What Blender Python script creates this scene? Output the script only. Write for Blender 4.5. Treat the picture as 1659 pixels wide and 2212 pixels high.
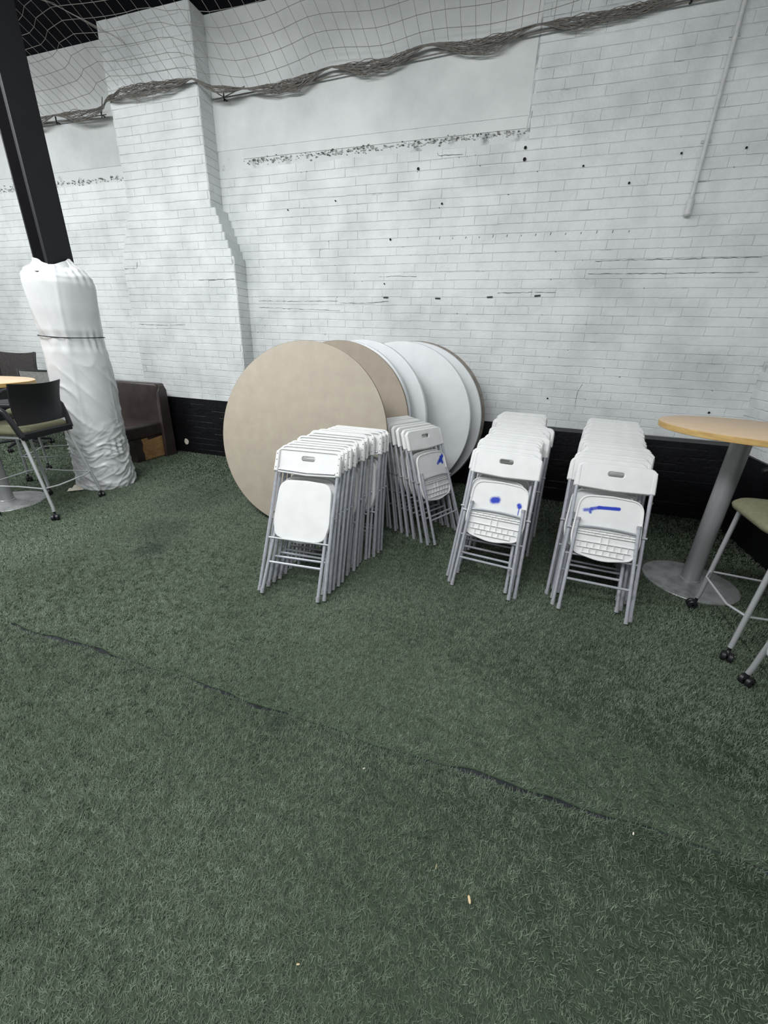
import bpy, bmesh, math, random
import numpy as np
from mathutils import Vector, Matrix
random.seed(7); RNG = np.random.default_rng(11)
for o in list(bpy.data.objects): bpy.data.objects.remove(o, do_unlink=True)
S = bpy.context.scene; COL = S.collection
PI = math.pi

# ------------------------------------------------------------------ camera, world, lights, exposure
CAM_H = 1.46
def cam_matrix(pitch=22.7, roll=2.13, yaw=17.3):
    # looks along +Y turned to the left by yaw's sign, tipped down, rolled
    p, r, w = map(math.radians, (pitch, roll, yaw))
    fwd = Vector((-math.sin(w)*math.cos(p), math.cos(w)*math.cos(p), -math.sin(p)))
    right0 = Vector((math.cos(w), math.sin(w), 0))
    up0 = right0.cross(fwd)
    right = right0*math.cos(r) + up0*math.sin(r)
    up = right.cross(fwd)
    m = Matrix((right, up, -fwd)).transposed().to_4x4()
    m.translation = (0, 0, CAM_H)
    return m
cd = bpy.data.cameras.new('camera'); cam = bpy.data.objects.new('camera', cd); COL.objects.link(cam)
cam.matrix_world = cam_matrix(); cd.sensor_fit = 'HORIZONTAL'; cd.sensor_width = 36; cd.lens = 858/1659*36
cd.clip_start = 0.02; S.camera = cam

w = bpy.data.worlds.new('hall_ambient'); S.world = w; w.use_nodes = True
w.node_tree.nodes['Background'].inputs[0].default_value = (0.93, 0.97, 1.0, 1)
w.node_tree.nodes['Background'].inputs[1].default_value = 0.36

def area(name, loc, target, sx, sy, power, col=(1, 1, 1)):
    l = bpy.data.lights.new(name, 'AREA'); l.shape = 'RECTANGLE'; l.size = sx; l.size_y = sy; l.energy = power; l.color = col
    o = bpy.data.objects.new(name, l); COL.objects.link(o); o.location = loc
    o.rotation_euler = (Vector(target)-Vector(loc)).to_track_quat('-Z', 'Y').to_euler(); return o
area('ceiling_strip_light_a', (-3.4, 0.9, 4.2), (-3.0, 2.0, 0.0), 3.2, 1.0, 150, (0.97, 0.99, 1.0))
area('ceiling_strip_light_b', (-0.8, -0.9, 4.2), (-0.8, 0.6, 0.0), 3.2, 1.0, 150, (0.97, 0.99, 1.0))
area('ceiling_strip_light_c', (-7.0, 1.6, 4.2), (-6.6, 2.6, 0.0), 3.2, 1.0, 120, (0.97, 0.99, 1.0))
S.view_settings.view_transform = 'Standard'; S.view_settings.look = 'None'
S.view_settings.gamma = 1; S.view_settings.use_curve_mapping = False
S.view_settings.exposure = 0.28

# ------------------------------------------------------------------ helpers
def lin(c):
    return tuple((x/12.92 if x <= 0.04045 else ((x+0.055)/1.055)**2.4) for x in (v/255 for v in c)) + (1,)
MATS = {}
class NT:
    def __init__(self, m): self.t = m.node_tree; self.n = self.t.nodes; self.l = self.t.links
    def node(self, kind, **kw):
        nd = self.n.new(kind)
        for k, v in kw.items(): setattr(nd, k, v)
        return nd
    def link(self, a, b): self.l.new(a, b)
def mat(name, col, rough=0.5, metal=0.0, var=0.0, vscale=8.0, col2=None, bump=0.0, bscale=60.0, stretch=(1, 1, 1), spec=0.5, lo=0.35, hi=0.7, island=0.0, detail=5, world=False):
    if name in MATS: return MATS[name]
    m = bpy.data.materials.new(name); m.use_nodes = True; g = NT(m); b = g.n['Principled BSDF']
    b.inputs['Base Color'].default_value = lin(col); b.inputs['Roughness'].default_value = rough; b.inputs['Metallic'].default_value = metal
    b.inputs['Specular IOR Level'].default_value = spec
    if col2 is not None or bump or island:
        if world:
            src = g.node('ShaderNodeNewGeometry').outputs['Position']
        else:
            src = g.node('ShaderNodeTexCoord').outputs['Object']
        mp = g.node('ShaderNodeMapping'); mp.inputs['Scale'].default_value = stretch; g.link(src, mp.inputs['Vector'])
    colsock = None
    if col2 is not None:
        nz = g.node('ShaderNodeTexNoise'); nz.inputs['Scale'].default_value = vscale; nz.inputs['Detail'].default_value = detail; nz.inputs['Roughness'].default_value = 0.6
        g.link(mp.outputs[0], nz.inputs['Vector'])
        rp = g.node('ShaderNodeValToRGB'); rp.color_ramp.elements[0].position = lo; rp.color_ramp.elements[1].position = hi
        rp.color_ramp.elements[0].color = lin(col2); rp.color_ramp.elements[1].color = lin(col)
        g.link(nz.outputs['Fac'], rp.inputs['Fac']); colsock = rp.outputs['Color']
    if island:
        ge = g.node('ShaderNodeNewGeometry'); hs = g.node('ShaderNodeHueSaturation')
        mr = g.node('ShaderNodeMapRange'); mr.inputs['To Min'].default_value = 1-island; mr.inputs['To Max'].default_value = 1+island
        g.link(ge.outputs['Random Per Island'], mr.inputs['Value']); g.link(mr.outputs[0], hs.inputs['Value'])
        if colsock: g.link(colsock, hs.inputs['Color'])
        else: hs.inputs['Color'].default_value = lin(col)
        colsock = hs.outputs['Color']
    if colsock: g.link(colsock, b.inputs['Base Color'])
    if bump:
        nb = g.node('ShaderNodeTexNoise'); nb.inputs['Scale'].default_value = bscale; nb.inputs['Detail'].default_value = 4
        g.link(mp.outputs[0], nb.inputs['Vector'])
        bp = g.node('ShaderNodeBump'); bp.inputs['Strength'].default_value = bump; bp.inputs['Distance'].default_value = 0.01
        g.link(nb.outputs['Fac'], bp.inputs['Height']); g.link(bp.outputs[0], b.inputs['Normal'])
    MATS[name] = m; return m

class MB:
    def __init__(s): s.v = []; s.f = []
    def add(s, vs, fs):
        o = len(s.v); s.v += [tuple(p) for p in vs]; s.f += [tuple(i+o for i in f) for f in fs]; return s
    def box(s, lo, hi):
        x0, y0, z0 = lo; x1, y1, z1 = hi
        return s.add([(x0,y0,z0),(x1,y0,z0),(x1,y1,z0),(x0,y1,z0),(x0,y0,z1),(x1,y0,z1),(x1,y1,z1),(x0,y1,z1)],
              [(0,3,2,1),(4,5,6,7),(0,1,5,4),(1,2,6,5),(2,3,7,6),(3,0,4,7)])
    def tube(s, pts, r, n=8, cap=True, closed=False):
        P = [Vector(p) for p in pts]; N = len(P); R = r if hasattr(r, '__len__') else [r]*N
        vs = []; fs = []; ref = None
        for i in range(N):
            if closed: t = P[(i+1) % N]-P[i-1]
            else: t = P[min(i+1, N-1)]-P[max(i-1, 0)]
            t.normalize()
            if ref is None:
                ref = Vector((0, 0, 1)) if abs(t.z) < 0.9 else Vector((1, 0, 0))
            a = ref-t*ref.dot(t)
            if a.length < 1e-6: a = t.orthogonal()
            a.normalize(); b = t.cross(a); ref = a
            for k in range(n):
                q = 2*PI*k/n; vs.append(P[i]+R[i]*(a*math.cos(q)+b*math.sin(q)))
        M = N if closed else N-1
        for i in range(M):
            j = (i+1) % N
            for k in range(n):
                k2 = (k+1) % n; fs.append((i*n+k, i*n+k2, j*n+k2, j*n+k))
        if cap and not closed:
            fs.append(tuple(reversed(range(n)))); fs.append(tuple((N-1)*n+k for k in range(n)))
        return s.add(vs, fs)
    def lathe(s, prof, n=32, c=(0, 0, 0), axis='z'):
        vs = []; fs = []; m = len(prof)
        for i in range(n):
            q = 2*PI*i/n
            for r, z in prof:
                p = (r*math.cos(q), r*math.sin(q), z)
                if axis == 'y': p = (p[0], p[2], -p[1])
                if axis == 'x': p = (p[2], p[0], p[1])
                vs.append((p[0]+c[0], p[1]+c[1], p[2]+c[2]))
        for i in range(n):
            j = (i+1) % n
            for k in range(m-1): fs.append((i*m+k, j*m+k, j*m+k+1, i*m+k+1))
        return s.add(vs, fs)
    def grid(s, fn, nu, nv, thick=None):
        vs = [fn(i/nu, j/nv) for j in range(nv+1) for i in range(nu+1)]
        fs = [(j*(nu+1)+i, j*(nu+1)+i+1, (j+1)*(nu+1)+i+1, (j+1)*(nu+1)+i) for j in range(nv) for i in range(nu)]
        return s.add(vs, fs)
    def mesh(s, name, m=None, smooth=True, angle=35):
        me = bpy.data.meshes.new(name); me.from_pydata(s.v, [], s.f); me.validate(); me.update()
        bm = bmesh.new(); bm.from_mesh(me); bmesh.ops.recalc_face_normals(bm, faces=bm.faces); bm.to_mesh(me); bm.free()
        if m: me.materials.append(m)
        if smooth:
            me.polygons.foreach_set('use_smooth', [True]*len(me.polygons)); me.set_sharp_from_angle(angle=math.radians(angle))
        return me
def put(name, me, parent=None, matrix=None):
    o = bpy.data.objects.new(name, me); COL.objects.link(o)
    if parent is not None: o.parent = parent
    if matrix is not None:
        if parent is None: o.matrix_world = matrix
        else: o.matrix_local = matrix
    return o
def tag(o, label=None, cat=None, group=None, kind=None):
    if label: o['label'] = label
    if cat: o['category'] = cat
    if group: o['group'] = group
    if kind: o['kind'] = kind
    return o
def thing(name, label, cat, matrix=None, group=None):
    return tag(put(name, None, None, matrix if matrix is not None else Matrix()), label, cat, group)
def T(x, y, z): return Matrix.Translation((x, y, z))
def RZ(a): return Matrix.Rotation(a, 4, 'Z')
def RX(a): return Matrix.Rotation(a, 4, 'X')
def RY(a): return Matrix.Rotation(a, 4, 'Y')

def rounded(pts, rads, seg=5):
    out = []; n = len(pts)
    for i in range(n):
        p = Vector(pts[i]); a = Vector(pts[i-1])-p; b = Vector(pts[(i+1) % n])-p; r = rads[i] if hasattr(rads, '__len__') else rads
        if r <= 0: out.append(tuple(p)); continue
        ang = a.angle(b); d = min(r/math.tan(ang/2), a.length*0.49, b.length*0.49)
        p0 = p+a.normalized()*d; p1 = p+b.normalized()*d
        for k in range(seg+1):
            t = k/seg; q = (1-t)**2*p0+2*t*(1-t)*p+t*t*p1; out.append((q.x, q.y))
    return out
def plate(name, outlines, thick, bevel, m, plane='xz', off=0.0, bres=2):
    """outline in the plane, given real thickness and rounded edges; holes are further outlines"""
    cu = bpy.data.curves.new('c', 'CURVE'); cu.dimensions = '2D'; cu.fill_mode = 'BOTH'
    cu.extrude = max(thick/2-bevel, 0.0001); cu.bevel_depth = bevel; cu.bevel_resolution = bres; cu.offset = -bevel
    for ol in outlines:
        sp = cu.splines.new('POLY'); sp.points.add(len(ol)-1); sp.use_cyclic_u = True
        for q, p in zip(sp.points, ol): q.co = (p[0], p[1], 0, 1)
    ob = bpy.data.objects.new('c', cu); COL.objects.link(ob)
    dg = bpy.context.evaluated_depsgraph_get(); me = bpy.data.meshes.new_from_object(ob.evaluated_get(dg))
    bpy.data.objects.remove(ob); bpy.data.curves.remove(cu); me.name = name
    if plane == 'xz': me.transform(Matrix(((1,0,0,0),(0,0,-1,off),(0,1,0,0),(0,0,0,1))))
    else: me.transform(T(0, 0, off))
    me.materials.clear(); me.materials.append(m)
    me.polygons.foreach_set('use_smooth', [True]*len(me.polygons)); me.set_sharp_from_angle(angle=math.radians(40)); me.update()
    return me

# ------------------------------------------------------------------ materials
M_BRICK = mat('white_painted_brick', (226, 229, 229), 0.55, col2=(196, 200, 200), vscale=2.3, bump=0.35, bscale=45, lo=0.3, hi=0.62, world=True)
M_MORTAR = mat('white_painted_joint', (212, 215, 215), 0.7, col2=(140, 143, 143), vscale=6.0, lo=0.28, hi=0.44, bump=0.5, bscale=60, world=True)
M_PLASTER = mat('white_painted_plaster', (219, 222, 221), 0.6, col2=(190, 194, 193), vscale=1.4, lo=0.3, hi=0.65, bump=0.15, bscale=12, world=True)
M_RUBBLE = mat('chipped_mortar', (205, 207, 205), 0.85, col2=(86, 86, 84), vscale=26, lo=0.40, hi=0.56, bump=1.0, bscale=70, world=True)
M_BLACKWALL = mat('black_painted_brick', (20, 21, 26), 0.5, col2=(9, 9, 12), vscale=5, bump=0.5, bscale=30, world=True, spec=0.35)
M_CEIL = mat('dark_ceiling', (20, 21, 32), 0.9, col2=(11, 11, 18), vscale=2, spec=0.1)
M_BASE = mat('dark_rubber_floor', (58, 60, 64), 0.9, col2=(34, 36, 38), vscale=9, spec=0.15)
M_STEELBLACK = mat('black_painted_steel', (21, 21, 26), 0.6, col2=(16, 16, 20), vscale=9, spec=0.4)
M_VINYL = mat('white_vinyl', (211, 213, 214), 0.36, bump=0.12, bscale=9, spec=0.5, col2=(199, 201, 203), vscale=2.5)
M_PLASTIC = mat('white_plastic', (226, 227, 226), 0.45, col2=(217, 218, 217), vscale=9, spec=0.4)
M_TUBE = mat('grey_enamel_tube', (186, 188, 194), 0.34, metal=0.35, col2=(168, 170, 178), vscale=30)
M_CAP = mat('grey_foot_cap', (150, 151, 155), 0.6)
M_SCREW = mat('dark_screw', (110, 110, 112), 0.4, metal=0.7)
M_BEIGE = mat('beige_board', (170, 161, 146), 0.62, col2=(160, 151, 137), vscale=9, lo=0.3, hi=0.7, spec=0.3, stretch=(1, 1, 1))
M_BEIGE2 = mat('shaded_beige_board', (158, 148, 133), 0.66, col2=(147, 137, 123), vscale=7, spec=0.3)  # beige darkened in colour for the shade of the tabletop in front
M_BEIGEEDGE = mat('brown_board_edge', (120, 104, 84), 0.7, col2=(90, 78, 62), vscale=30)
M_WHITETOP = mat('white_blow_moulded_top', (212, 215, 217), 0.4, col2=(203, 206, 208), vscale=6, bump=0.06, bscale=120)
M_TAUPE = mat('taupe_board', (146, 139, 130), 0.6, col2=(112, 105, 97), vscale=16)
M_LEG = mat('folded_leg_steel', (96, 98, 102), 0.4, metal=0.7)
M_WOODTOP = mat('maple_laminate', (216, 190, 158), 0.42, col2=(205, 178, 146), vscale=5, stretch=(1, 9, 1), spec=0.4)
M_WOODEDGE = mat('yellow_wood_edge', (206, 174, 112), 0.5, col2=(176, 142, 84), vscale=10, stretch=(1, 1, 5))
M_POLE = mat('brushed_silver', (172, 173, 174), 0.36, metal=0.35, col2=(156, 157, 159), vscale=20, stretch=(1, 1, 0.1))
M_PLATE = mat('scuffed_silver_plate', (176, 177, 178), 0.45, metal=0.55, col2=(128, 129, 131), vscale=11, lo=0.28, hi=0.55)
M_CHROME = mat('bright_silver_tube', (198, 200, 203), 0.28, metal=0.45)
M_BLACKPL = mat('black_plastic', (30, 30, 34), 0.42, spec=0.45)
M_MESHGREY = mat('grey_mesh_fabric', (72, 68, 67), 0.85, col2=(56, 53, 53), vscale=60, spec=0.2)
M_MESHPALE = mat('pale_grey_mesh', (126, 127, 124), 0.8, col2=(104, 104, 102), vscale=60, spec=0.2)
M_OLIVE = mat('olive_upholstery', (124, 123, 100), 0.8, col2=(111, 110, 88), vscale=40, bump=0.1, bscale=300, spec=0.25)
M_LEATHER = mat('dark_brown_leather', (70, 60, 58), 0.33, col2=(54, 45, 45), vscale=6, bump=0.12, bscale=40)
M_TAN = mat('bare_plywood', (188, 148, 100), 0.75, col2=(152, 114, 72), vscale=7, stretch=(1, 1, 6))
M_TWINE = mat('grey_brown_twine', (140, 136, 130), 0.9, col2=(116, 112, 107), vscale=40, spec=0.1)
M_NET = mat('pale_grey_twine', (150, 147, 142), 0.9, spec=0.1)
M_TAPE = mat('black_tape', (33, 34, 38), 0.6)
M_DARK = mat('dark_hole', (22, 22, 22), 0.9)
M_PIPE = mat('white_painted_pipe', (205, 207, 206), 0.5, col2=(188, 190, 190), vscale=20)
M_CRUMB = mat('pale_nut_shell', (222, 206, 172), 0.7, col2=(196, 170, 128), vscale=60)
M_CLOTH = mat('cream_rag', (226, 220, 206), 0.85, col2=(205, 198, 182), vscale=30)

def turf_material():
    m = bpy.data.materials.new('artificial_turf'); m.use_nodes = True; g = NT(m); b = g.n['Principled BSDF']
    b.inputs['Roughness'].default_value = 0.62; b.inputs['Specular IOR Level'].default_value = 0.25
    pos = g.node('ShaderNodeNewGeometry')
    n1 = g.node('ShaderNodeTexNoise'); n1.inputs['Scale'].default_value = 1.3; n1.inputs['Detail'].default_value = 4; g.link(pos.outputs['Position'], n1.inputs['Vector'])
    r1 = g.node('ShaderNodeValToRGB'); r1.color_ramp.elements[0].position = 0.34; r1.color_ramp.elements[1].position = 0.66
    r1.color_ramp.elements[0].color = lin((87, 99, 82)); r1.color_ramp.elements[1].color = lin((104, 116, 99))
    g.link(n1.outputs['Fac'], r1.inputs['Fac'])
    col = r1.outputs['Color']
    # worn grimy patches, each where it lies on the pitch
    for (x, y, r, sx, k) in ((-2.42, 1.98, 0.17, 1.0, 0.85), (-2.62, 2.28, 0.3, 1.0, 0.5), (-0.74, 1.0, 0.055, 0.8, 0.8), (-1.0, 3.0, 0.3, 1, 0.3), (-2.9, 2.9, 0.45, 1, 0.35)):
        sb = g.node('ShaderNodeVectorMath', operation='SUBTRACT'); sb.inputs[1].default_value = (x, y, 0); g.link(pos.outputs['Position'], sb.inputs[0])
        sc = g.node('ShaderNodeVectorMath', operation='MULTIPLY'); sc.inputs[1].default_value = (1/sx, 1, 0); g.link(sb.outputs[0], sc.inputs[0])
        ln = g.node('ShaderNodeVectorMath', operation='LENGTH'); g.link(sc.outputs[0], ln.inputs[0])
        nz = g.node('ShaderNodeTexNoise'); nz.inputs['Scale'].default_value = 14; g.link(pos.outputs['Position'], nz.inputs['Vector'])
        ad = g.node('ShaderNodeMath', operation='MULTIPLY_ADD'); ad.inputs[1].default_value = r*0.9; ad.inputs[2].default_value = -r*0.45; g.link(nz.outputs['Fac'], ad.inputs[0])
        sm = g.node('ShaderNodeMath', operation='ADD'); g.link(ln.outputs['Value'], sm.inputs[0]); g.link(ad.outputs[0], sm.inputs[1])
        mr = g.node('ShaderNodeMapRange'); mr.inputs['From Min'].default_value = r*0.35; mr.inputs['From Max'].default_value = r; mr.inputs['To Min'].default_value = k; mr.inputs['To Max'].default_value = 0
        g.link(sm.outputs[0], mr.inputs['Value'])
        mx = g.node('ShaderNodeMix', data_type='RGBA'); g.link(mr.outputs[0], mx.inputs[0]); g.link(col, mx.inputs[6]); mx.inputs[7].default_value = lin((62, 70, 64)); col = mx.outputs[2]
    n2 = g.node('ShaderNodeTexNoise'); n2.inputs['Scale'].default_value = 42; n2.inputs['Detail'].default_value = 3; g.link(pos.outputs['Position'], n2.inputs['Vector'])
    m2 = g.node('ShaderNodeMapRange'); m2.inputs['From Min'].default_value = 0.32; m2.inputs['From Max'].default_value = 0.68; m2.inputs['To Min'].default_value = 0.72; m2.inputs['To Max'].default_value = 1.25; g.link(n2.outputs['Fac'], m2.inputs['Value'])
    h2 = g.node('ShaderNodeHueSaturation'); g.link(m2.outputs[0], h2.inputs['Value']); g.link(col, h2.inputs['Color']); col = h2.outputs['Color']
    hs = g.node('ShaderNodeHueSaturation'); mr = g.node('ShaderNodeMapRange'); mr.inputs['To Min'].default_value = 0.68; mr.inputs['To Max'].default_value = 1.32
    g.link(pos.outputs['Random Per Island'], mr.inputs['Value']); g.link(mr.outputs[0], hs.inputs['Value']); g.link(col, hs.inputs['Color'])
    g.link(hs.outputs['Color'], b.inputs['Base Color'])
    return m
M_TURF = turf_material()
M_TURFBACK = mat('turf_backing', (80, 94, 76), 0.9, col2=(68, 81, 66), vscale=60, spec=0.1)

# ------------------------------------------------------------------ the setting
WY = 4.54; PY = 4.336; RX_ = 2.0; ZTOP = 4.335; BAND = 0.736; XL = -12.0
SEAM = 1.06
fl = put('floor', MB().box((XL, -4, -0.06), (RX_+0.3, WY+0.3, -0.012)).mesh('floor', M_BASE, False)); tag(fl, 'dark rubber underlay floor beneath the artificial turf', 'floor', kind='structure')
ce = put('ceiling', MB().box((XL, -6, ZTOP), (6.0, WY+0.4, ZTOP+0.1)).mesh('ceiling', M_CEIL, False)); tag(ce, 'dark blue-black ceiling above the netting', 'ceiling', kind='structure')

def seam_y(x): return SEAM + 0.008*np.sin(x*3.1) + 0.006*np.sin(x*9.7+1) + 0.004*np.sin(x*23.0)
def seam_gap(x):
    x = np.asarray(x)
    return 0.0065+0.015*np.clip(0.2+0.5*np.sin(x*4.1+0.4)*np.sin(x*1.7+2)+0.45*np.sin(x*13.0)*np.sin(x*7.3+1)+0.25*np.sin(x*41), 0, 1)
def turf(name, x0, x1, y0, y1, zones, front, label, gapfn=None):
    bk = MB()
    N = 420
    if front: prof = [(x, float(seam_y(np.array(x))-seam_gap(x)*0.9)) for x in np.linspace(x0, x1, N)]; poly = [(x0, y0), (x1, y0)] + prof[::-1]
    else: prof = [(x, float(seam_y(np.array(x))+seam_gap(x)*0.6)) for x in np.linspace(x0, x1, N)]; poly = prof + [(x1, y1), (x0, y1)]
    n = len(poly)
    vs = [(x, y, -0.011) for x, y in poly]+[(x, y, 0.0) for x, y in poly]
    fs = [tuple(range(n, 2*n))]+[(i, (i+1) % n, n+(i+1) % n, n+i) for i in range(n)]
    P = []
    for (ax, bx, ay, by, dens, wd) in zones:
        k = int((bx-ax)*(by-ay)*dens); p = np.column_stack([RNG.uniform(ax, bx, k), RNG.uniform(ay, by, k), np.full(k, wd)]); P.append(p)
    P = np.vstack(P)
    s = seam_y(P[:, 0])
    edge = seam_gap(P[:, 0])+RNG.normal(0, 0.002, len(P))
    keep = (P[:, 1] < s-edge) if front else (P[:, 1] > s+edge*0.6)
    keep &= ~((np.abs(P[:, 0]-1.405) < 0.007) & (P[:, 1] > 1.9) & (P[:, 1] < 2.72))
    P = P[keep]; k = len(P)
    # pile leans in slowly turning directions
    th = 0.7*np.sin(P[:, 0]*1.7+P[:, 1]*0.9)+0.6*np.sin(P[:, 1]*2.3-P[:, 0]*0.7)+1.2*np.sin(P[:, 0]*37+3*np.sin(P[:, 1]*21))*np.sin(P[:, 1]*43+2*np.sin(P[:, 0]*17))+2.0+RNG.normal(0, 1.3, k)
    h = RNG.uniform(0.006, 0.013, k)*(1+0.35*np.sin(P[:, 0]*61+4*np.sin(P[:, 1]*33))*np.sin(P[:, 1]*57+4*np.sin(P[:, 0]*29))); ln = RNG.uniform(0.004, 0.015, k); wd = P[:, 2]*RNG.uniform(0.7, 1.3, k)
    near = np.abs(P[:, 1]-seam_y(P[:, 0])) < 0.035; th = np.where(near, RNG.uniform(0, 6.28, k), th); ln = np.where(near, ln*1.15, ln); h = np.where(near, h*1.05, h)
    d = np.column_stack([np.cos(th), np.sin(th)]); sd = np.column_stack([-d[:, 1], d[:, 0]])
    b = P[:, :2]; tip = b+d*ln[:, None]
    V = np.zeros((k, 4, 3))
    V[:, 0, :2] = b-sd*wd[:, None]/2; V[:, 1, :2] = b+sd*wd[:, None]/2
    V[:, 2, :2] = tip+sd*wd[:, None]*0.22; V[:, 3, :2] = tip-sd*wd[:, None]*0.22; V[:, 2:, 2] = h[:, None]
    base = len(vs)
    me = bpy.data.meshes.new(name)
    allv = np.vstack([np.array(vs), V.reshape(-1, 3)])
    idx = base+np.arange(k)*4
    quads = np.column_stack([idx, idx+1, idx+2, idx+3])
    loops = np.concatenate([np.array([i for f in fs for i in f]), quads.ravel()]).astype(np.int32)
    sizes = np.concatenate([[len(f) for f in fs], np.full(k, 4)]).astype(np.int32)
    starts = np.concatenate([[0], np.cumsum(sizes)[:-1]]).astype(np.int32)
    me.vertices.add(len(allv)); me.vertices.foreach_set('co', allv.ravel())
    me.loops.add(len(loops)); me.loops.foreach_set('vertex_index', loops)
    me.polygons.add(len(sizes)); me.polygons.foreach_set('loop_start', starts); me.polygons.foreach_set('loop_total', sizes)
    me.materials.append(M_TURF); me.materials.append(M_TURFBACK)
    mi = np.zeros(len(sizes), np.int32); mi[:len(fs)] = 1; me.polygons.foreach_set('material_index', mi)
    me.update(calc_edges=True); me.validate()
    o = put(name, me, fl); o['label'] = label; o['kind'] = 'stuff'; return o
turf('turf_panel', XL, RX_, -4, SEAM, [(-2.9, 2.0, -0.15, SEAM+0.05, 52000, 0.0018), (-6, -2.9, -0.5, SEAM+0.05, 3000, 0.006)], True, 'near strip of green artificial turf in front of the seam')
turf('turf_panel', XL, RX_, SEAM, WY, [(-3.0, 2.0, SEAM-0.03, 2.3, 48000, 0.0021), (-4.6, 2.0, 2.3, 3.4, 32000, 0.0029), (-7.5, -3.0, SEAM-0.03, 2.3, 13000, 0.0045), (-7.5, -4.6, 2.3, 4.5, 4500, 0.007), (-4.6, 2.0, 3.4, 4.5, 14000, 0.0048)], False, 'far strip of green artificial turf running up to the wall')

# --- bricks
CH = 0.075; BL = 0.215
def proj_size(p):
    q = cam.matrix_world.inverted() @ Vector(p)
    if q.z >= -0.1: return None
    u = 829.5+858*q.x/-q.z; v = 1106-858*q.y/-q.z
    return u, v, 858/-q.z
BR_VARS = {}
def brick_geo(L, H, relief, seed):
    r = random.Random(seed); c = r.choice((0.0012, 0.002, 0.003, 0.0045)); c2 = r.choice((0.001, 0.0025, 0.004, 0.0055)); ch = r.choice((0.0, 0.0, 0.0004, 0.003)); ch2 = r.choice((0.0, 0.0, 0.0004, 0.003))
    f = [relief+r.uniform(-0.0005, 0.0005) for _ in range(4)]
    vs = [(0, 0, 0), (L, 0, 0), (L, 0, H), (0, 0, H), (ch, -f[0], c), (L-ch2, -f[1], c), (L-ch2, -f[2], H-c2), (ch, -f[3], H-c2)]
    fs = [(4, 5, 6, 7), (0, 1, 5, 4), (1, 2, 6, 5), (2, 3, 7, 6), (3, 0, 4, 7)]
    return vs, fs
def brickwork(parent, rects, m, max_single=300, facing='y', relief=(0.0050, 0.0058)):
    """rects: (z0, u0, u1, plane) course strips; facing y -> looks to -Y with u = x ; facing x -> looks to +X with u = y"""
    bricks = []
    for (z0, u0, u1, pl, row) in rects:
        off = (0.5*BL if row % 2 else 0.0)+0.02*math.sin(row*12.9)
        u = math.floor((u0-off)/BL)*BL+off
        while u < u1-0.01:
            a = max(u, u0); b = min(u+BL, u1); gv = 0.0 if random.random() < 0.72 else random.uniform(0.001, 0.003)
            gh = random.choice((0.0006, 0.0015, 0.003, 0.005))
            if b-a > 0.03: bricks.append((a, b-gv, z0+random.uniform(-0.0015, 0.0015), CH-gh, pl, (u >= u0 and u+BL <= u1)))
            u += BL
    cand = []
    for i, (a, b, z, h, pl, full) in enumerate(bricks):
        if not full: continue
        p = ((a+b)/2, pl, z+h/2) if facing == 'y' else (pl, (a+b)/2, z+h/2)
        s = proj_size(p)
        if s and -20 < s[0] < 1680 and -20 < s[1] < 2230: cand.append((s[2], i))
    cand.sort(reverse=True); single = set(i for _, i in cand[:max_single])
    rest = MB()
    for i, (a, b, z, h, pl, full) in enumerate(bricks):
        if i in single:
            key = (m.name, i % 14)
            if key not in BR_VARS:
                vs, fs = brick_geo(BL-(0.0 if i % 3 else 0.002), CH-random.choice((0.0008, 0.0018, 0.0032, 0.005)), random.uniform(*relief), i)
                BR_VARS[key] = MB().add(vs, fs).mesh('brick', m, False)
            mt = T(a, pl, z) if facing == 'y' else T(pl, a, z) @ RZ(PI/2)
            put('brick', BR_VARS[key], parent, mt)
        else:
            vs, fs = brick_geo(b-a, h, random.uniform(*relief), i)
            if facing == 'y': vs = [(x+a, y+pl, q+z) for x, y, q in vs]
            else: vs = [(pl-y, a+x, q+z) for x, y, q in vs]
            rest.add(vs, fs)
    if rest.f: tag(put('brick_field', rest.mesh('brick_field', m, False), parent), kind='stuff')
nC = int((ZTOP-BAND)/CH)
XJ = -0.255; ZP = 3.19
wb = put('wall_back', MB().box((-4.8, WY, -0.06), (RX_+0.3, WY+0.25, ZTOP)).mesh('wall_back', M_MORTAR, False)); tag(wb, 'white painted brick wall behind the stacked chairs and round tables', 'wall', kind='structure')
rows = []
for k in range(nC):
    z = BAND+k*CH
    if z+CH <= ZP: rows.append((z, -3.42, RX_, WY, k))
    elif z+CH <= ZTOP: rows.append((z, XJ, RX_, WY, k))
brickwork(wb, rows, M_BRICK)
# plaster infill above, its shelf edge and the chipped joint under it
put('plaster_panel', MB().box((-3.42, WY-0.004, 3.30), (XJ-0.008, WY, ZTOP)).mesh('plaster_panel', M_PLASTER, False), wb)
put('plaster_strip', MB().box((-3.10, WY-0.0065, 3.215), (XJ-0.01, WY, 3.292)).mesh('plaster_strip', M_PLASTER, False), wb)
def rubble(x0, x1, z0, y, n):
    b = MB()
    for i in range(n):
        x = random.uniform(x0, x1); z = z0+random.gauss(0, 0.013); s = random.uniform(0.004, 0.013)
        b.box((x, y-random.uniform(0.003, 0.013), z), (x+s*1.5, y, z+s*0.7))
    return b
put('chipped_joint', rubble(-3.1, XJ, 3.188, WY, 420).mesh('chipped_joint', M_RUBBLE, False), wb)
put('vertical_joint', MB().tube([(XJ+0.004*math.sin(z*9), WY-0.002, z) for z in np.linspace(3.19, ZTOP, 16)], 0.006, 6).mesh('vertical_joint', M_MORTAR), wb)
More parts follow.
